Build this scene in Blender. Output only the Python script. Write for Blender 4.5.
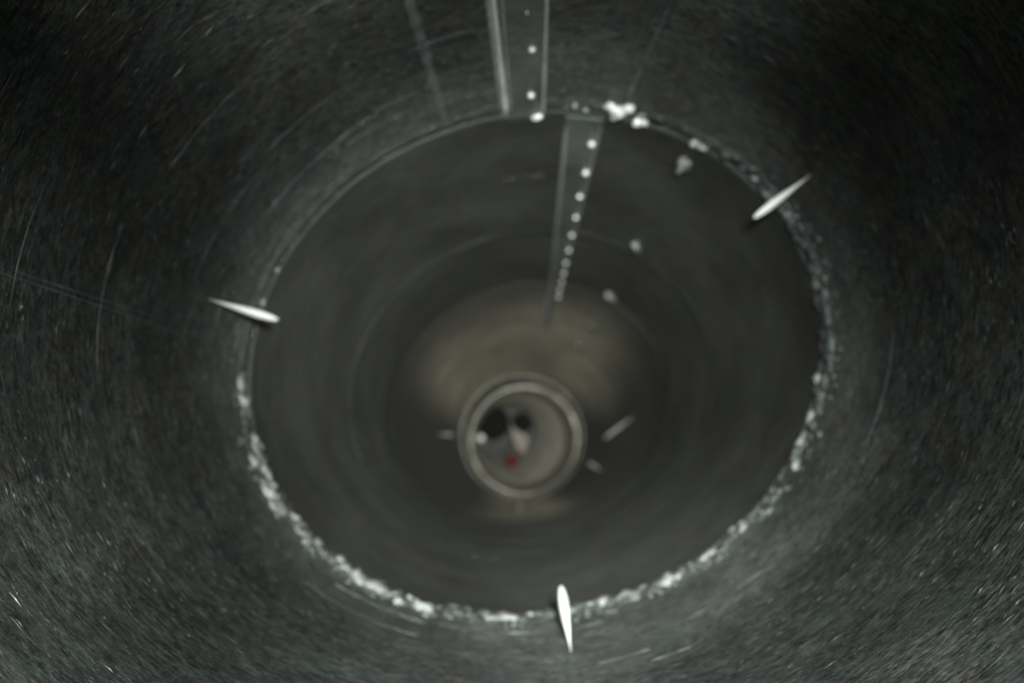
import bpy, bmesh, math, random
from mathutils import Vector, Matrix, noise
random.seed(7)
R = math.radians
S = bpy.context.scene
for o in list(bpy.data.objects): bpy.data.objects.remove(o)
C = bpy.data.collections.new("Scene_things"); S.collection.children.link(C)

# ---------------------------------------------------------------- camera
F = 800.0                                  # focal length in pixels of a 1024 wide frame
VP = (525.0, 445.0)                        # where the pipe's axis runs to
vy = Vector(((VP[0]-512)/F, -(VP[1]-341.5)/F, -1.0)).normalized()
vz = Vector((0, 1, 0)); vz = (vz - vz.dot(vy)*vy).normalized()
vx = vy.cross(vz)
B = Matrix((vx, vy, vz))                   # camera space -> world space
cd = bpy.data.cameras.new("camera"); cam = bpy.data.objects.new("camera", cd); C.objects.link(cam)
cam.matrix_world = B.to_4x4()
cd.sensor_width = 36; cd.lens = 36*F/1024; cd.clip_start = 0.005; cd.clip_end = 60
cd.dof.use_dof = True; cd.dof.focus_distance = 0.40; cd.dof.aperture_fstop = 4.6
S.camera = cam

# ---------------------------------------------------------------- world, lamps, exposure
w = bpy.data.worlds.new("World"); S.world = w; w.use_nodes = True
w.node_tree.nodes["Background"].inputs[0].default_value = (0.75, 0.85, 0.9, 1)
w.node_tree.nodes["Background"].inputs[1].default_value = 0.02
S.view_settings.view_transform = 'Standard'; S.view_settings.look = 'None'
S.view_settings.exposure = 0; S.view_settings.gamma = 1; S.view_settings.use_curve_mapping = False

def lamp(name, loc, aim, power, size, col, spread=180):
    l = bpy.data.lights.new(name, 'AREA'); l.shape = 'DISK'; l.size = size; l.energy = power; l.color = col
    l.spread = R(spread)
    o = bpy.data.objects.new(name, l); C.objects.link(o); o.location = loc
    o.rotation_euler = (Vector(aim)-Vector(loc)).to_track_quat('-Z', 'Y').to_euler(); return o
# first lamp is the camera probe's own; the other spots are added fill
def spot(name, loc, aim, power, size, blend, col, soft=0.012):
    l = bpy.data.lights.new(name, 'SPOT'); l.energy = power; l.color = col; l.shadow_soft_size = soft
    l.spot_size = R(size); l.spot_blend = blend
    o = bpy.data.objects.new(name, l); C.objects.link(o); o.location = loc
    o.rotation_euler = (Vector(aim)-Vector(loc)).to_track_quat('-Z', 'Y').to_euler(); return o
spot("probe_fill_lamp", (0.0, -0.03, 0.03), (0.0, 0.36, -0.42), 30, 150, 1.0, (0.95, 1.0, 0.96))
spot("probe_fill_lamp", (-0.01, -0.03, 0.02), (-0.05, 0.60, 0.36), 11, 52, 1.0, (0.97, 1.0, 0.97))  # added lamp, brightens the top wall and near strip
spot("added_beam", (0.06, -0.03, 0.08), (-0.02, 1.6, 0.065), 150, 48, 1.0, (0.96, 1.0, 0.97), 0.03)  # added beam, lifts the weld ring and far wall
spot("added_beam", (0.07, -0.03, 0.0), (-0.01, 2.6, 0.12), 135, 19, 1.0, (1.0, 0.98, 0.92))  # added narrow beam, brightens the far cone

# ---------------------------------------------------------------- pipe geometry
CX, CZ, EA, EB, TILT = 0.0103, 0.1018, 0.3224, 0.2785, R(17.0)
Y_NEAR, Y_JOINT, Y_RING2, Y_CONE, Y_FIT = -0.45, 0.885, 1.40, 1.86, 3.0
ct, st = math.cos(TILT), math.sin(TILT)
S_FAR = 0.998
FC = (-0.011, 0.03); FR = 0.225
def prof(y):
    """centre x, centre z, semi-axes of the inner wall at depth y"""
    if y < Y_JOINT: return CX, CZ, EA, EB
    a, b = EA*S_FAR, EB*S_FAR
    if y < Y_CONE: return CX, CZ, a, b
    t = min(1, (y-Y_CONE)/(Y_FIT-Y_CONE))
    return CX+(FC[0]-CX)*t, CZ+(FC[1]-CZ)*t, a+(FR-a)*t, b+(FR-b)*t
def P(th, y, k=1.0, off=0.0):
    cx, cz, a, b = prof(y)
    u, v = (a*k-off)*math.cos(th), (b*k-off)*math.sin(th)
    return Vector((cx+u*ct-v*st, y, cz+u*st+v*ct))
def norm_r(p):
    cx, cz, a, b = prof(p.y)
    dx, dz = p.x-cx, p.z-cz
    return math.hypot((dx*ct+dz*st)/a, (-dx*st+dz*ct)/b), math.atan2((-dx*st+dz*ct)/b, (dx*ct+dz*st)/a)
def hit(px, py, k=1.0, yr=(0.02, 4.0)):
    """(theta, y) where the photograph's ray meets the wall"""
    r = B @ Vector(((px-512)/F, -(py-341.5)/F, -1.0)); r /= r.y
    y = yr[0]
    while y < yr[1]:
        q, th = norm_r(r*y)
        if q >= k: return th, y
        y += 0.001
    return norm_r(r*yr[1])[1], yr[1]
def inward(th, y):
    d = 1e-3
    t1 = (P(th+d, y)-P(th-d, y)); t2 = P(th, y+d)-P(th, y-d)
    n = t1.cross(t2).normalized()
    cx, cz, _, _ = prof(y)
    return n if n.dot(Vector((cx, y, cz))-P(th, y)) > 0 else -n

# ---------------------------------------------------------------- object helpers
def link(name, me, m=None, parent=None):
    o = bpy.data.objects.new(name, me); C.objects.link(o)
    if m is not None and me is not None and not me.materials: me.materials.append(m)
    if parent: o.parent = parent
    return o
def mesh(name, vs, fs, smooth=True):
    me = bpy.data.meshes.new(name); me.from_pydata([tuple(v) for v in vs], [], fs)
    me.validate(); me.update()
    if smooth: me.polygons.foreach_set("use_smooth", [True]*len(me.polygons))
    return me
def tag(o, label=None, cat=None, group=None, kind=None):
    for k, v in (("label", label), ("category", cat), ("group", group), ("kind", kind)):
        if v: o[k] = v
    return o
def empty(name, loc=(0, 0, 0)):
    o = bpy.data.objects.new(name, None); C.objects.link(o); o.location = loc; o.empty_display_size = 0.05; return o

# ---------------------------------------------------------------- materials
class NT:
    def __init__(s, name):
        s.m = bpy.data.materials.new(name); s.m.use_nodes = True; s.t = s.m.node_tree
        s.b = s.t.nodes["Principled BSDF"]
        s.co = s.t.nodes.new("ShaderNodeTexCoord").outputs["Object"]
    def n(s, k, **kw):
        x = s.t.nodes.new(k)
        for a, v in kw.items(): setattr(x, a, v)
        return x
    def l(s, a, b): s.t.links.new(a, b)
    def mapped(s, scale, rot=(0, 0, 0)):
        mp = s.n("ShaderNodeMapping"); mp.inputs["Scale"].default_value = scale; mp.inputs["Rotation"].default_value = rot
        s.l(s.co, mp.inputs[0]); return mp.outputs[0]
    def noise(s, scale, detail=4, rough=0.6, sc=1.0, rot=(0, 0, 0), dist=0.0):
        x = s.n("ShaderNodeTexNoise"); x.inputs["Scale"].default_value = sc
        x.inputs["Detail"].default_value = detail; x.inputs["Roughness"].default_value = rough
        x.inputs["Distortion"].default_value = dist
        s.l(s.mapped(scale, rot), x.inputs["Vector"]); return x.outputs["Fac"]
    def ramp(s, fac, stops):
        x = s.n("ShaderNodeValToRGB"); r = x.color_ramp
        while len(r.elements) < len(stops): r.elements.new(0.5)
        for e, (p, c) in zip(r.elements, stops):
            e.position = p; e.color = (c, c, c, 1) if not hasattr(c, "__len__") else (*c, 1)
        s.l(fac, x.inputs[0]); return x.outputs[0]
    def math(s, op, a, b):
        x = s.n("ShaderNodeMath", operation=op)
        for i, v in enumerate((a, b)):
            if hasattr(v, "links"): s.l(v, x.inputs[i])
            else: x.inputs[i].default_value = v
        return x.outputs[0]
    def mix(s, f, a, b, mode='MIX'):
        x = s.n("ShaderNodeMix", data_type='RGBA', blend_type=mode)
        for i, v in ((0, f), (6, a), (7, b)):
            if hasattr(v, "links"): s.l(v, x.inputs[i])
            elif i == 0: x.inputs[i].default_value = v
            else: x.inputs[i].default_value = (*v, 1)
        return x.outputs[2]

def wall_material(name, dark, light, metal, rlo, rhi, streak, bump, fine=(130, 420, 130), patch=(0.62, 1.3), blot=0.0, aniso=0.0):
    k = NT(name)
    a = k.noise(fine, 3, 0.65)                                   # short streaks running round the bore
    b = k.noise((14, 260, 14), 3, 0.6)                           # long turning marks
    c = k.noise((6, 6, 6), 4, 0.6)                               # broad patches of scale
    d = k.noise((300, 520, 300), 2, 0.6)                         # grit
    h = k.math('ADD', k.math('MULTIPLY', a, 0.6), k.math('MULTIPLY', b, 0.28))
    h = k.math('ADD', h, k.math('MULTIPLY', d, 0.25))
    f = k.ramp(h, [(0.5-streak, 0.0), (0.62+streak*0.6, 1.0)])
    calm = k.ramp(k.noise((16, 30, 16), 4, 0.7), [(0.40, 0.35), (0.60, 1.0)])
    f = k.mix(calm, (0.42, 0.42, 0.42), f)
    col = k.mix(f, dark, light)
    tint = k.noise((22, 30, 22), 4, 0.7)
    col = k.mix(1.0, col, k.ramp(tint, [(0.36, (1.07, 0.985, 0.96)), (0.5, (1, 1, 1)), (0.64, (0.92, 1.03, 0.99))]), 'MULTIPLY')
    pt = k.ramp(c, [(0.35, patch[0]), (0.68, patch[1])])
    col = k.mix(1.0, col, pt, 'MULTIPLY')
    if blot:                                                     # uneven mottling of the mill scale
        g = k.noise((55, 110, 55), 5, 0.75, dist=0.6)
        col = k.mix(1.0, col, k.ramp(g, [(0.36, 1-blot), (0.5, 1.0), (0.68, 1+blot)]), 'MULTIPLY')
    # a few stray bright nicks
    e = k.noise((150, 620, 150), 2, 0.5)
    nick = k.ramp(e, [(0.66, 0.0), (0.74, 1.0)])
    col = k.mix(k.math('MULTIPLY', nick, 0.65), col, tuple(min(1, v*2.6) for v in light))
    k.l(col, k.b.inputs["Base Color"])
    k.b.inputs["Metallic"].default_value = metal
    k.l(k.ramp(k.math('ADD', k.math('MULTIPLY', a, 0.5), k.math('MULTIPLY', c, 0.5)), [(0.3, rlo), (0.7, rhi)]), k.b.inputs["Roughness"])
    if aniso:                                                    # the bore was turned: grooves run round it
        tg = k.n("ShaderNodeTangent"); tg.direction_type = 'RADIAL'; tg.axis = 'Y'
        k.l(tg.outputs[0], k.b.inputs["Tangent"]); k.b.inputs["Anisotropic"].default_value = aniso
        k.b.inputs["Anisotropic Rotation"].default_value = 0.25
    bp = k.n("ShaderNodeBump"); bp.inputs["Strength"].default_value = bump; bp.inputs["Distance"].default_value = 0.002
    k.l(h, bp.inputs["Height"]); k.l(bp.outputs[0], k.b.inputs["Normal"])
    return k.m
M_NEAR = wall_material("scaled_steel", (0.010, 0.011, 0.010), (0.100, 0.108, 0.100), 0.5, 0.38, 0.55, 0.05, 0.75, blot=0.5, aniso=0.85)
M_FAR = wall_material("smooth_dark_steel", (0.021, 0.0222, 0.0203), (0.049, 0.051, 0.0465), 0.80, 0.35, 0.44, 0.2, 0.12, fine=(30, 300, 30), patch=(0.82, 1.15), blot=0.08, aniso=0.9)
M_CONE = wall_material("olive_brown_steel", (0.125, 0.116, 0.086), (0.172, 0.160, 0.120), 0.75, 0.35, 0.43, 0.2, 0.08, fine=(30, 120, 30), patch=(0.85, 1.1), aniso=0.93)

# reflected light fan painted into the olive brown, top and bottom; flanks dark
def painted_sheen(m, base):
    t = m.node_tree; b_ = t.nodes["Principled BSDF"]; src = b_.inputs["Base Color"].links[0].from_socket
    at = t.nodes.new("ShaderNodeAttribute"); at.attribute_name = "painted_sheen"
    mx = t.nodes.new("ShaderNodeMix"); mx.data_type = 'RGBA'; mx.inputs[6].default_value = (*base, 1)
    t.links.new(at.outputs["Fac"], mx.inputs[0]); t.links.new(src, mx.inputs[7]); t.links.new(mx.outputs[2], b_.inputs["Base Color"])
painted_sheen(M_CONE, (0.028, 0.029, 0.026))
def sm(a, b, x): x = max(0, min(1, (x-a)/(b-a))); return x*x*(3-2*x)
def add_painted_sheen(o):
    me = o.data; at = me.attributes.new("painted_sheen", 'FLOAT', 'POINT')
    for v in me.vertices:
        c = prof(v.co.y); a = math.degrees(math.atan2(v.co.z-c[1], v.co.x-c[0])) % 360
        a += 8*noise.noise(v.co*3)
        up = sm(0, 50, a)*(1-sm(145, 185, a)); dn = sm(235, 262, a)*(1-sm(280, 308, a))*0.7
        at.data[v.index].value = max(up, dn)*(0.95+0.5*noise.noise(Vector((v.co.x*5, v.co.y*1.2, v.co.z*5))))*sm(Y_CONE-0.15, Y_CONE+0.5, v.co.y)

def plain(name, c1, c2, metal, rough, sc=120, bump=0.3, stops=(0.35, 0.65)):
    k = NT(name); f = k.noise((sc, sc, sc), 4, 0.65)
    k.l(k.mix(k.ramp(f, [(stops[0], 0.0), (stops[1], 1.0)]), c1, c2), k.b.inputs["Base Color"])
    k.b.inputs["Metallic"].default_value = metal
    k.l(k.ramp(f, [(0.3, rough*1.25), (0.7, rough*0.8)]), k.b.inputs["Roughness"])
    bp = k.n("ShaderNodeBump"); bp.inputs["Strength"].default_value = bump; bp.inputs["Distance"].default_value = 0.001
    k.l(f, bp.inputs["Height"]); k.l(bp.outputs[0], k.b.inputs["Normal"])
    return k.m
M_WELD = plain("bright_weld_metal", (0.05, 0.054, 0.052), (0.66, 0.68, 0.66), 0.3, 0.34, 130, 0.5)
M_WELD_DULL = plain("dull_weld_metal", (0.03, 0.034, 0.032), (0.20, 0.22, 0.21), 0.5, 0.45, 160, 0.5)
M_RIDGE = plain("seam_glint_pale", (0.60, 0.65, 0.62), (0.92, 0.95, 0.93), 0.3, 0.35, 60, 0.2)  # pale colour stands in for the ridge's specular glint
M_RIDGE_DIM = plain("seam_glint_dim", (0.34, 0.37, 0.35), (0.60, 0.64, 0.61), 0.4, 0.4, 60, 0.2)  # fainter ridge glint put into the colour
M_GLINT = plain("painted_glint_metal", (0.88, 0.93, 0.91), (0.96, 0.98, 0.97), 0.15, 0.3, 60, 0.15)  # brightest ridge highlight painted as a near-white colour
M_WORN = plain("dull_seam_metal", (0.13, 0.145, 0.14), (0.28, 0.31, 0.295), 0.4, 0.42, 60, 0.3)
M_STRIP_PALE = wall_material("pale_strip_steel", (0.10, 0.106, 0.10), (0.21, 0.222, 0.21), 0.3, 0.36, 0.46, 0.16, 0.3, blot=0.25)
M_BURR = plain("torn_steel", (0.05, 0.055, 0.052), (0.15, 0.165, 0.157), 0.35, 0.5, 90, 0.3)
M_STRIP = wall_material("seam_strip_steel", (0.085, 0.09, 0.085), (0.17, 0.18, 0.17), 0.45, 0.38, 0.5, 0.16, 0.4)
M_PIN = plain("pin_glint_white", (0.95, 0.95, 0.90), (0.99, 0.99, 0.96), 0.0, 0.3, 40, 0.05)  # white nonmetal; the steel pin's glint is put into its colour
M_RIVET = plain("bright_rivet_metal", (0.75, 0.76, 0.74), (0.95, 0.95, 0.93), 0.2, 0.3, 200, 0.1)
M_COLLAR = plain("pale_fitting_metal", (0.14, 0.138, 0.115), (0.27, 0.265, 0.22), 0.35, 0.42, 18, 0.2)
M_BORE = plain("grey_bore_metal", (0.08, 0.08, 0.066), (0.15, 0.147, 0.125), 0.35, 0.45, 12, 0.2)
M_BLACK = plain("black_rubber", (0.003, 0.003, 0.003), (0.007, 0.007, 0.006), 0.0, 0.95, 40, 0.2)
M_OXIDE = plain("black_oxide", (0.035, 0.038, 0.035), (0.12, 0.128, 0.12), 0.2, 0.6, 60, 0.6)
M_RED = plain("dark_red_plastic", (0.09, 0.004, 0.006), (0.15, 0.008, 0.011), 0.0, 0.45, 60, 0.1)
M_PINK = plain("pinkish_putty", (0.15, 0.132, 0.115), (0.24, 0.21, 0.18), 0.0, 0.6, 40, 0.2)
M_BORE_PALE = plain("pale_bore_metal", (0.48, 0.47, 0.41), (0.64, 0.63, 0.56), 0.0, 0.5, 14, 0.2)
M_BACK = plain("dark_back_metal", (0.03, 0.03, 0.027), (0.085, 0.083, 0.075), 0.0, 0.7, 14, 0.2)
M_WHITE = plain("white_enamel", (0.9, 0.9, 0.88), (0.98, 0.98, 0.96), 0.0, 0.25, 60, 0.05)

# ---------------------------------------------------------------- shells
def shell(name, ys, m, parent, thick=0.012, n=300, k=1.0, fn=None, wob=0.0010, close=False):
    """a round wall with inner and outer face and end rims"""
    vs, fs = [], []
    for lay in (0, 1):
        for y in ys:
            for i in range(n):
                th = 2*math.pi*i/n
                p = (fn or P)(th, y)
                c = Vector((prof(y)[0], y, prof(y)[1])) if fn is None else Vector((FC[0], y, FC[1]))
                d = (p-c); d.y = 0; L = d.length
                if lay: p = c+d*((L*k+thick)/L)
                else:
                    q = noise.noise(Vector((math.cos(th)*2.2, math.sin(th)*2.2, y*3)))*wob + noise.noise(Vector((math.cos(th)*9, math.sin(th)*9, y*9)))*wob*0.35
                    p = c+d*((L*k+q)/L)
                p.y = y; vs.append(p)
    ny = len(ys)
    def I(l, j, i): return l*ny*n+j*n+(i % n)
    for j in range(ny-1):
        for i in range(n):
            fs.append((I(0, j, i), I(0, j+1, i), I(0, j+1, i+1), I(0, j, i+1)))
            fs.append((I(1, j, i), I(1, j, i+1), I(1, j+1, i+1), I(1, j+1, i)))
    for i in range(n):
        fs.append((I(0, 0, i), I(0, 0, i+1), I(1, 0, i+1), I(1, 0, i)))
        fs.append((I(0, ny-1, i), I(1, ny-1, i), I(1, ny-1, i+1), I(0, ny-1, i+1)))
    me = mesh(name, vs, fs)
    sel = [True]*len(me.polygons)
    for q in range(2*n): sel[-1-q] = False
    me.polygons.foreach_set("use_smooth", sel)
    return link(name, me, m, parent)
def lin(a, b, n): return [a+(b-a)*i/(n-1) for i in range(n)]

pipe = tag(empty("steel_pipe", (0, 0, 0)), "long dark scratched steel pipe seen from inside, ringed by a lumpy weld", "pipe")
shell("near_section", lin(Y_NEAR, Y_JOINT-0.0005, 90), M_NEAR, pipe)["label"] = "rough streaked greenish grey pipe wall in front of the weld ring"
far = shell("far_section", lin(Y_JOINT, Y_CONE-0.0005, 70), M_FAR, pipe, thick=0.030, wob=0.0013)
far.data.materials.append(M_OXIDE)
for p_ in list(far.data.polygons)[-600:]: p_.material_index = 1
far["label"] = "smoother dark pipe wall beyond the weld ring"
# slightly proud joint bands round the wall
def band(name, y0, y1, h, m, parent, arc=None, n=260, ky=1.0):
    prof_pts = [(y0, -0.002), (y0+0.0006, h*0.7), (y0+(y1-y0)*0.3, h), (y0+(y1-y0)*0.7, h), (y1-0.0006, h*0.7), (y1, -0.0008)]
    a0, a1 = arc or (0, 2*math.pi); vs, fs = [], []
    for i in range(n):
        th = a0+(a1-a0)*i/(n if arc is None else n-1)
        for (y, o) in prof_pts:
            w_ = noise.noise(Vector((math.cos(th)*5, math.sin(th)*5, y0*7)))
            vs.append(P(th, y+w_*0.004, 1, o*(1+0.5*w_)))
    m_ = len(prof_pts)
    for i in range(n if arc is None else n-1):
        j = (i+1) % n
        for q in range(m_-1): fs.append((i*m_+q, i*m_+q+1, j*m_+q+1, j*m_+q))
    return link(name, mesh(name, vs, fs), m, parent)
band("joint_band", Y_RING2, Y_RING2+0.03, 0.0007, M_FAR, pipe)

# ---------------------------------------------------------------- lengthwise seams, strips and ridges
def lerp_path(a, b, n):
    (t0, y0), (t1, y1) = a, b
    while t1-t0 > math.pi: t1 -= 2*math.pi
    while t0-t1 > math.pi: t1 += 2*math.pi
    return [(t0+(t1-t0)*i/(n-1), y0+(y1-y0)*i/(n-1)) for i in range(n)]
def ridge(name, p0, p1, wid, high, m, parent, n=40, ext=0.0, rough=0.0):
    """half-round ridge along the wall between two points"""
    a, b = hit(*p0), hit(*p1)
    if ext:                                # carry it on towards the viewer, out of the frame
        s = ext/(b[1]-a[1]); a = (a[0]-(lerp_path(a, b, 2)[1][0]-a[0])*s, a[1]-ext)
    vs, fs = [], []; path = lerp_path(a, b, n); K = 7
    for j, (th, y) in enumerate(path):
        base = P(th, y); nn = inward(th, y); ty = Vector((0, 1, 0)); side = ty.cross(nn).normalized()
        wv = 1+rough*noise.noise(Vector((y*60, th*9, 3.1)))
        tp = min(1, j/3+0.25, (n-1-j)/3+0.25)
        for q in range(K):
            an = math.pi*q/(K-1)
            vs.append(base + side*math.cos(an)*wid*0.5*wv*tp + nn*(math.sin(an)*high*wv*tp-0.0006))
    for j in range(n-1):
        for q in range(K-1): fs.append((j*K+q, j*K+q+1, (j+1)*K+q+1, (j+1)*K+q))
    fs.append(tuple(range(K))); fs.append(tuple((n-1)*K+q for q in range(K-1, -1, -1)))
    return link(name, mesh(name, vs, fs), m, parent)
def strip(name, pa0, pa1, pb0, pb1, high, m, parent, n=50, ext=0.0):
    """flat raised bar between two lengthwise edges a and b"""
    A0, A1, B0, B1 = hit(*pa0), hit(*pa1), hit(*pb0), hit(*pb1)
    def atY(u, v, y):
        t = (y-u[1])/(v[1]-u[1]); t1 = v[0]
        while t1-u[0] > math.pi: t1 -= 2*math.pi
        while u[0]-t1 > math.pi: t1 += 2*math.pi
        return u[0]+(t1-u[0])*t
    y0, y1 = min(A0[1], B0[1])-ext, max(A1[1], B1[1]); vs, fs = [], []; K = 8
    for j in range(n):
        y = y0+(y1-y0)*j/(n-1); a, b = atY(A0, A1, y), atY(B0, B1, y)
        for q in range(K):
            t = [0, 0.0, 0.04, 0.35, 0.65, 0.96, 1, 1][q]; h = [-0.001, high*0.75, high, high, high, high, high*0.75, -0.001][q]
            vs.append(P(a+(b-a)*t, y, 1, h))
    for j in range(n-1):
        for q in range(K-1): fs.append((j*K+q, j*K+q+1, (j+1)*K+q+1, (j+1)*K+q))
    fs.append(tuple(range(K))); fs.append(tuple((n-1)*K+q for q in range(K-1, -1, -1)))
    o = link(name, mesh(name, vs, fs, False), m, parent)
    return o

ns = strip("rivet_strip", (492, 0), (508, 116), (549, 0), (545, 116), 0.0018, M_STRIP_PALE, pipe, ext=0.2)
ns["label"] = "short near rivet strip at the top with a bright left ridge"
ridge("edge_ridge", (493, 0), (506, 116), 0.0062, 0.0110, M_GLINT, ns, ext=0.2, rough=0.2)["label"] = "brightest ridge, left edge of the near strip"
ridge("edge_ridge", (502, 0), (511, 116), 0.0030, 0.0034, M_RIDGE_DIM, ns, ext=0.2, rough=0.2)
ridge("edge_ridge", (488, 0), (503, 116), 0.0055, 0.0028, M_RIDGE_DIM, ns, ext=0.2, rough=0.3)
ridge("edge_ridge", (547, 0), (543, 116), 0.0036, 0.0040, M_RIDGE, ns, ext=0.2, rough=0.3)
fs_ = strip("rivet_strip", (566, 119), (541, 325), (604, 119), (562, 285), 0.0014, M_STRIP_PALE, pipe, n=70)
fs_["label"] = "long far rivet strip running away from the weld ring"
ridge("edge_ridge", (567, 119), (540, 340), 0.0060, 0.0050, M_RIDGE_DIM, fs_, n=60, rough=0.2)
ridge("edge_ridge", (603, 119), (562, 285), 0.0032, 0.0030, M_RIDGE_DIM, fs_, n=60, rough=0.2)
for (a, b, wd, hg, m) in [((396, 0), (430, 122), 0.009, 0.0014, M_STRIP), ((409, 0), (446, 124), 0.010, 0.0022, M_WORN),
                          ((664, 18), (628, 98), 0.005, 0.0012, M_WORN), ((655, 0), (618, 92), 0.009, 0.0010, M_STRIP),
                          ((0, 272), (236, 352), 0.0009, 0.0004, M_WORN), ((30, 276), (236, 344), 0.0008, 0.0003, M_WORN)]:
    ridge("seam_ridge", a, b, wd, hg, m, pipe, ext=0.02, rough=0.5)

def blob(name, seed, sub=2, amp=0.35, flat=0.6, rad=1.0):
    bm = bmesh.new(); bmesh.ops.create_icosphere(bm, subdivisions=sub, radius=rad)
    o = Vector((seed*3.7, seed*1.3, seed*5.1))
    for v in bm.verts:
        v.co *= 1+amp*noise.noise(v.co/rad*1.6+o)+amp*0.4*noise.noise(v.co/rad*4+o); v.co.z *= flat
    me = bpy.data.meshes.new(name); bm.to_mesh(me); bm.free()
    me.polygons.foreach_set("use_smooth", [True]*len(me.polygons)); return me
def frame_at(th, y, off=0.0, spin=0.0, sc=(1, 1, 1), scale=1.0):
    nn = inward(th, y); ty = Vector((0, 1, 0)); ty = (ty-ty.dot(nn)*nn).normalized(); sx = ty.cross(nn)
    m = Matrix((sx, ty, nn)).transposed().to_4x4()
    return Matrix.Translation(P(th, y, scale)+nn*off) @ m @ Matrix.Rotation(spin, 4, 'Z') @ Matrix.Diagonal((*sc, 1))

# rivets
def dome_mesh(name):
    vs, fs = [], []; K = 14; prof_ = [(1.0, -0.15), (1.0, 0.12), (0.92, 0.34), (0.7, 0.55), (0.38, 0.68)]
    for r, z in prof_:
        for i in range(K): vs.append((r*math.cos(6.2832*i/K), r*math.sin(6.2832*i/K), z))
    vs.append((0, 0, 0.72))
    for j in range(len(prof_)-1):
        for i in range(K): fs.append((j*K+i, j*K+(i+1) % K, (j+1)*K+(i+1) % K, (j+1)*K+i))
    j = len(prof_)-1
    for i in range(K): fs.append((j*K+i, j*K+(i+1) % K, len(vs)-1))
    return mesh(name, vs, fs)
DOME = dome_mesh("rivet")
def rivet(px, py, r, parent, sc=(1, 1, 1.5), m=M_RIVET, name="rivet"):
    th, y = hit(px, py)
    o = bpy.data.objects.new(name, DOME); C.objects.link(o)
    if not DOME.materials: DOME.materials.append(m)
    o.parent = parent; o.matrix_world = frame_at(th, y, 0.002, random.random()*6, (r*sc[0], r*sc[1], r*sc[2])); return o
for (x, y, r) in [(532, 47, 0.0034), (531, 93, 0.0038), (527, 10, 0.0012)]: rivet(x, y, r, ns)
o = rivet(537, 115, 0.0055, ns, (1.3, 0.8, 1.1)); o["label"] = "largest brightest rivet at the strip's end on the weld ring"
for i, (x, y) in enumerate([(592, 142), (586, 171), (580, 195), (576, 216), (572, 234), (569, 249), (566, 262), (564, 272), (562, 281), (560, 289), (558.5, 296)]):
    rivet(x, y, [0.0044, 0.0046, 0.0042, 0.0040, 0.004, 0.004, 0.004, 0.0042, 0.004, 0.0042, 0.004][i], fs_)
# lumpy bolt heads of the side row
for i, (x, y, r) in enumerate([(685, 163, .0085), (638, 246, .0095), (612, 296, .010), (594, 327, .009), (580, 345, .009)]):
    th, yy = hit(x, y)
    bl = link("bolt_head", blob("bolt_head", 40+i, 3, 0.9, 0.8), M_WELD if i < 3 else M_WELD_DULL, pipe)
    bl.matrix_world = frame_at(th, yy, 0.002, 0.3*i, (r*0.8, r*2.0, r*1.2))

# raised burrs and nicks torn up by turning, thousands of them: one object
vs, fs = [], []
for q in range(6000):
    th = random.random()*2*math.pi; y = 0.25+0.60*random.random()**0.9
    if noise.noise(Vector((math.cos(th)*3, math.sin(th)*3, y*8))) < random.uniform(-0.5, 0.3): continue
    L = random.uniform(0.003, 0.009)*random.choice((1, 1, 2)); wv = random.uniform(0.00015, 0.00045); b0 = len(vs)
    dth = L/0.3; sl = random.uniform(-0.12, 0.12)*L; h = wv*random.uniform(0.6, 1.4)
    for (u, w_, o_) in ((0, 0, -0.0002), (0.5, -1, 0.0), (0.5, 0, h), (0.5, 1, 0.0), (1, 0, -0.0002)):
        vs.append(P(th+dth*u, y+sl*u+wv*w_, 1, o_+0.0006))
    fs += [(b0, b0+1, b0+2), (b0, b0+2, b0+3), (b0+4, b0+2, b0+1), (b0+4, b0+3, b0+2)]
tag(link("surface_burrs", mesh("surface_burrs", vs, fs, False), M_BURR, pipe), kind="stuff")

# long turning scratches that follow the bore
vs, fs = [], []
for q in range(54):
    near = q < 52
    th0 = random.random()*2*math.pi if q % 2 else random.uniform(1.2, 2.7)
    y0 = random.uniform(0.28, 0.86) if near else random.uniform(0.90, 1.3)
    n_ = 14; dt = random.uniform(0.06, 0.42); wv = random.uniform(0.00015, 0.0004)*(1 if near else 1.2); sl = random.uniform(-0.006, 0.006)
    b0 = len(vs)
    for i_ in range(n_):
        u = i_/(n_-1); tp = math.sin(math.pi*min(0.98, max(0.02, u)))
        for w_, o_ in ((-1, 0.0002), (0, wv*0.5+0.0004), (1, 0.0002)):
            vs.append(P(th0+dt*u, y0+sl*u+wv*w_*tp, 1, o_+0.0007))
    for i_ in range(n_-1):
        for k in (0, 1):
            a_ = b0+i_*3+k; fs.append((a_, a_+1, a_+4, a_+3))
tag(link("turning_scratches", mesh("turning_scratches", vs, fs, False), M_BURR, pipe), kind="stuff")

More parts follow.
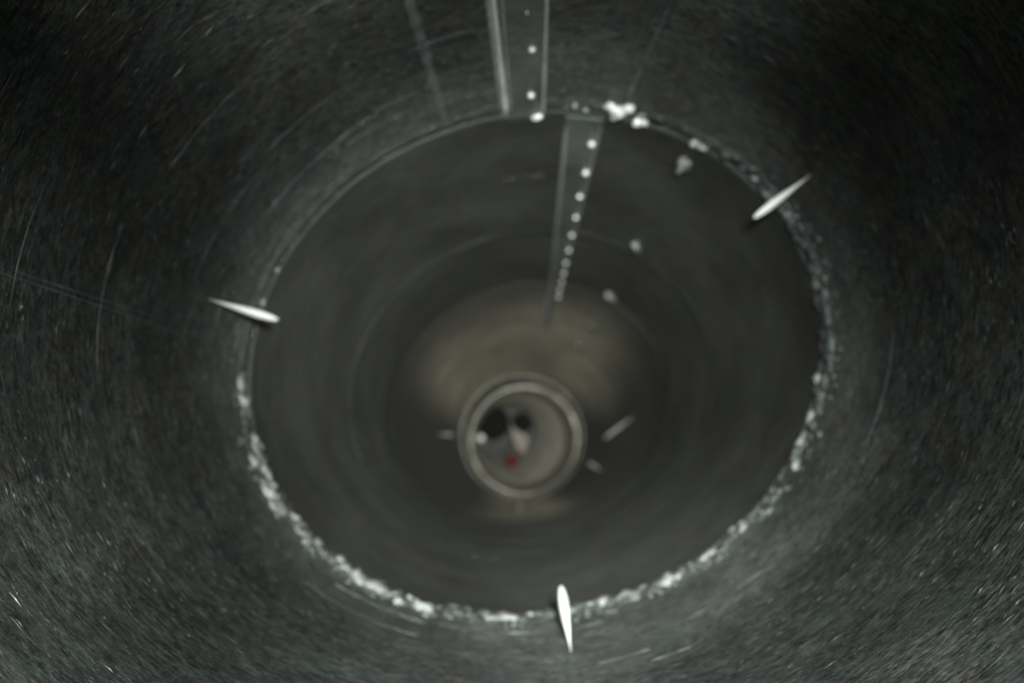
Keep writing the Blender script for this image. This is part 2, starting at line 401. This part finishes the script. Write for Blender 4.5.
# ---------------------------------------------------------------- the weld ring
bead = band("weld_bead", Y_JOINT-0.030, Y_JOINT-0.004, 0.0002, M_NEAR, pipe, n=400)
bead["label"] = "lumpy weld bead ringing the pipe, bright at the bottom and left"
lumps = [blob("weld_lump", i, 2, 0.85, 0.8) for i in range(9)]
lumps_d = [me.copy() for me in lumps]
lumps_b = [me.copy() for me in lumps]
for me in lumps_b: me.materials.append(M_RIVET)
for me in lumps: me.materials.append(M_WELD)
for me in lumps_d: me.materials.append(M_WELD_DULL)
def ang_px(th):                      # screen angle, degrees, 0 = right, 90 = up
    p = P(th, Y_JOINT); c = Vector((CX, Y_JOINT, CZ)); return math.degrees(math.atan2(p.z-c.z, p.x-c.x)) % 360
n_l = 0
i = 0; th = 0.0
while th < 2*math.pi:
    a = ang_px(th)
    # how strong the bead stands out round the ring
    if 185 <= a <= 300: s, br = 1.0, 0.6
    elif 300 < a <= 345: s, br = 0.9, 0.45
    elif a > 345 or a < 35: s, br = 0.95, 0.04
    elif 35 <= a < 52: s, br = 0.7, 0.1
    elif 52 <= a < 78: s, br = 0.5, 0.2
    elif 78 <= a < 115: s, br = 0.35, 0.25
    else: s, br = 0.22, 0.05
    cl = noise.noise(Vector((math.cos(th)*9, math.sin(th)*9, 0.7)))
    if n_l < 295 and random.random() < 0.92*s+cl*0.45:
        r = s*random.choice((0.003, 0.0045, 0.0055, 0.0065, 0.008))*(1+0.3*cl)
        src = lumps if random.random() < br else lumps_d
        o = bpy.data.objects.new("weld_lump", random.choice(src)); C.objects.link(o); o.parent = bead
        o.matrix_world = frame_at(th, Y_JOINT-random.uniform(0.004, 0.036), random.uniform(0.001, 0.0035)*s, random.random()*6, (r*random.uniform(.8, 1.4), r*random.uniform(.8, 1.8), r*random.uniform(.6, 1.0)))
        n_l += 1
    th += random.uniform(0.012, 0.029)
# fine spatter between the lumps, too small to pick apart
sv, sf = [], []; src_ = blob("spatter_source", 5, 1, 0.5, 0.8); bv_ = [v.co.copy() for v in src_.vertices]; bf_ = [tuple(p.vertices) for p in src_.polygons]
bpy.data.meshes.remove(src_)
for q in range(900):
    th = random.random()*2*math.pi; a = ang_px(th)
    k = 1.0 if 185 <= a <= 330 else 0.55 if (a > 330 or a < 40) else 0.15
    if random.random() > k or noise.noise(Vector((math.cos(th)*14, math.sin(th)*14, 4.0))) < -0.15: continue
    r = random.uniform(0.0012, 0.0034)*(0.6+0.4*k); b0 = len(sv)
    m_ = frame_at(th, Y_JOINT-random.uniform(0.003, 0.055), r*0.2, random.random()*6, (r*random.uniform(.8, 2.2), r*random.uniform(.8, 3), r))
    sv += [m_ @ v for v in bv_]; sf += [tuple(b0+i_ for i_ in f_) for f_ in bf_]
tag(link("weld_spatter", mesh("weld_spatter", sv, sf), M_WELD_DULL, bead), kind="stuff")
# the big bright cluster where the far strip meets the ring
for (x, y, r) in [(612, 104, .006), (620, 107, .0085), (628, 105, .006), (616, 112, .006), (639, 120, .0065), (644, 124, .004), (575, 104, .004), (586, 108, .0035), (689, 152, .006), (682, 167, .006), (688, 172, .005), (279, 272, .003), (268, 306, .004), (808, 382, .005)]:
    th, yy = hit(x, y); yy = min(yy, Y_JOINT-0.004)
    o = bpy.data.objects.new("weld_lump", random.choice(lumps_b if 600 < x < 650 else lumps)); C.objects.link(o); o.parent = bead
    o.matrix_world = frame_at(th, yy, r*0.6, random.random()*6, (r*1.2, r, r))

# ---------------------------------------------------------------- pins
def pin_mesh(name, L, rad):
    vs, fs = [], []; K = 12; n = 26
    for j in range(n):
        t = j/(n-1); r = rad*max(0.04, math.sin(math.pi*(0.03+0.96*t)**0.62)**1.15)
        for i in range(K): vs.append((r*math.cos(6.2832*i/K), r*0.8*math.sin(6.2832*i/K), L*t))
    for j in range(n-1):
        for i in range(K): fs.append((j*K+i, j*K+(i+1) % K, (j+1)*K+(i+1) % K, (j+1)*K+i))
    fs.append(tuple(range(K-1, -1, -1))); fs.append(tuple((n-1)*K+i for i in range(K)))
    return mesh(name, vs, fs)
def pin(inner, outer, k_in, rad, label, group):
    """from a point a little off the wall (inner) to its root in the wall (outer)"""
    ti, yi = hit(*inner, k=k_in); to, yo = hit(*outer)
    a = B @ Vector(((inner[0]-512)/F, -(inner[1]-341.5)/F, -1.0)); a = a/a.y*yi
    b = P(to, yo); d = b-a
    o = link("metal_pin", pin_mesh("metal_pin", d.length, rad), M_PIN)
    o.matrix_world = Matrix.Translation(a) @ d.to_track_quat('Z', 'Y').to_matrix().to_4x4()
    tag(o, label, "pin", group); return o
G1 = "bright pins round the weld ring"; G2 = "small far pins round the fitting"
pin((278, 320), (208, 299), 0.86, 0.0052, "bright sliver shaped pin at the left side of the weld ring", G1)
pin((754, 218), (812, 174), 0.86, 0.0047, "bright slanting sliver shaped pin at the upper right of the weld ring", G1)
pin((561, 586), (571, 652), 0.86, 0.0047, "bright upright sliver shaped pin crossing the bottom of the weld ring", G1)
pin((454, 435), (438, 434), 0.93, 0.0075, "small dim horizontal pin left of the far round fitting", G2)
pin((604, 439), (634, 416), 0.93, 0.0065, "long dim slanting pin right of the far round fitting", G2)
pin((519, 500), (519, 518), 0.93, 0.0065, "small dim upright pin directly below the far round fitting", G2)
pin((588, 462), (602, 471), 0.93, 0.0085, "short stubby dim pin low on the right of the far round fitting", G2)

# ---------------------------------------------------------------- cone and fitting
cone = tag(empty("reducer_cone", (0, 0, 0)), "dull olive brown tapering cone between the dark pipe and the small round fitting", "reducer")
add_painted_sheen(shell("cone_wall", lin(Y_CONE, Y_FIT-0.001, 60), M_CONE, cone, thick=0.028, wob=0.0013))

def FV(px, py, y):                         # point at depth y seen at a place of the photograph
    r = B @ Vector(((px-512)/F, -(py-341.5)/F, -1.0)); return r/r.y*y
fit = tag(empty("pipe_fitting", (FC[0], Y_FIT, FC[1])), "small pale grey round fitting with a dark opening at the far end of the pipe", "fitting")
def lathe(name, pts, m, parent, centre, n=96, open_ends=True):
    """pts: (radius, y) rings; centre: function y -> (x, z)"""
    vs, fs = [], []; K = len(pts)
    for i in range(n):
        a = 2*math.pi*i/n
        for r, y in pts:
            cx, cz = centre(y); vs.append((cx+r*math.cos(a)-FC[0], y-Y_FIT, cz+r*math.sin(a)-FC[1]))
    for i in range(n):
        j = (i+1) % n
        for q in range(K-1): fs.append((i*K+q, i*K+q+1, j*K+q+1, j*K+q))
    return link(name, mesh(name, vs, fs), m, parent)
fc = lambda y: (FC[0]-0.05*(y-Y_FIT), FC[1]-0.01*(y-Y_FIT))
lathe("outer_collar", [(0.236, 3.03), (0.236, 2.985), (0.230, 2.975), (0.222, 2.975), (0.216, 2.985), (0.2145, 3.06), (0.2145, 3.1)], M_BORE, fit, fc)
c_a, c_b = FV(524, 440, 3.05), FV(503, 433, 3.85)
fc2 = lambda y: (c_a.x+(c_b.x-c_a.x)*(y-3.05)/0.9, c_a.z+(c_b.z-c_a.z)*(y-3.05)/0.9)
lathe("bright_collar", [(0.216, 3.10), (0.213, 3.050), (0.207, 3.038), (0.196, 3.040), (0.186, 3.07), (0.181, 3.12), (0.179, 3.2)], M_COLLAR, fit, fc2)
lathe("bore_wall", [(0.1795, 3.19), (0.158, 3.45), (0.138, 3.72), (0.136, 3.76)], M_BORE_PALE, fit, fc2)
lathe("back_plate", [(0.1365, 3.755), (0.08, 3.765), (0.0, 3.765)], M_BACK, fit, fc2)

# things lodged in the fitting
def disc_cup(name, c, r, depth, m, label, cat):
    vs, fs = [], []; K = 32; pts = [(r*1.02, 0.03), (r*1.12, 0.0), (r*1.04, -0.012), (r, 0.0), (r*0.96, depth), (0.0001, depth)]
    for rr, y in pts:
        for i in range(K): vs.append((rr*math.cos(6.2832*i/K), y, rr*math.sin(6.2832*i/K)))
    for j in range(len(pts)-1):
        for i in range(K): fs.append((j*K+i, j*K+(i+1) % K, (j+1)*K+(i+1) % K, (j+1)*K+i))
    o = link(name, mesh(name, vs, fs), m); o.location = c; return tag(o, label, cat)
disc_cup("rubber_port", FV(493, 423, 3.6), 0.068, 0.08, M_BLACK, "larger black round port on the left inside the far fitting", "port")
disc_cup("rubber_port", FV(522, 423, 3.62), 0.040, 0.08, M_BLACK, "smaller black round port on the right inside the far fitting", "port")
def lump_thing(name, c, sc, m, label, cat, seed, amp=0.2):
    o = link(name, blob(name, seed, 3, amp, 1.0), m); o.location = c; o.scale = sc; return tag(o, label, cat)
lump_thing("white_bead", FV(481, 438, 3.3), (0.015, 0.014, 0.015), M_WHITE, "tiny shiny white bead at the left rim of the far fitting", "bead", 71, 0.05)
lump_thing("red_plug", FV(512, 461, 3.35), (0.027, 0.03, 0.027), M_RED, "small dark red plug low inside the far fitting", "plug", 72, 0.15)
lump_thing("putty_lump", FV(521, 482, 3.3), (0.035, 0.04, 0.024), M_PINK, "small pinkish lump at the bottom inside the far fitting", "lump", 73, 0.4)
# pale wedge
wv = [FV(509, 420, 3.4), FV(514, 428, 3.4), FV(530, 438, 3.4), FV(524, 455, 3.4), FV(514, 446, 3.4)]
vs = [v-Vector((0, 0.02, 0)) for v in wv]+[v+Vector((0.004, 0.16, 0.0)) for v in wv]
cw = sum(wv, Vector())/5
me = mesh("pale_wedge", [v-cw for v in vs], [(0, 1, 2, 3, 4), (9, 8, 7, 6, 5), (0, 5, 6, 1), (1, 6, 7, 2), (2, 7, 8, 3), (3, 8, 9, 4), (4, 9, 5, 0)], False)
o = link("pale_wedge", me, M_PINK); o.location = cw
bv = o.modifiers.new("bevel", 'BEVEL'); bv.width = 0.008; bv.segments = 3
tag(o, "pale putty coloured wedge between the black ports and the red plug", "wedge")
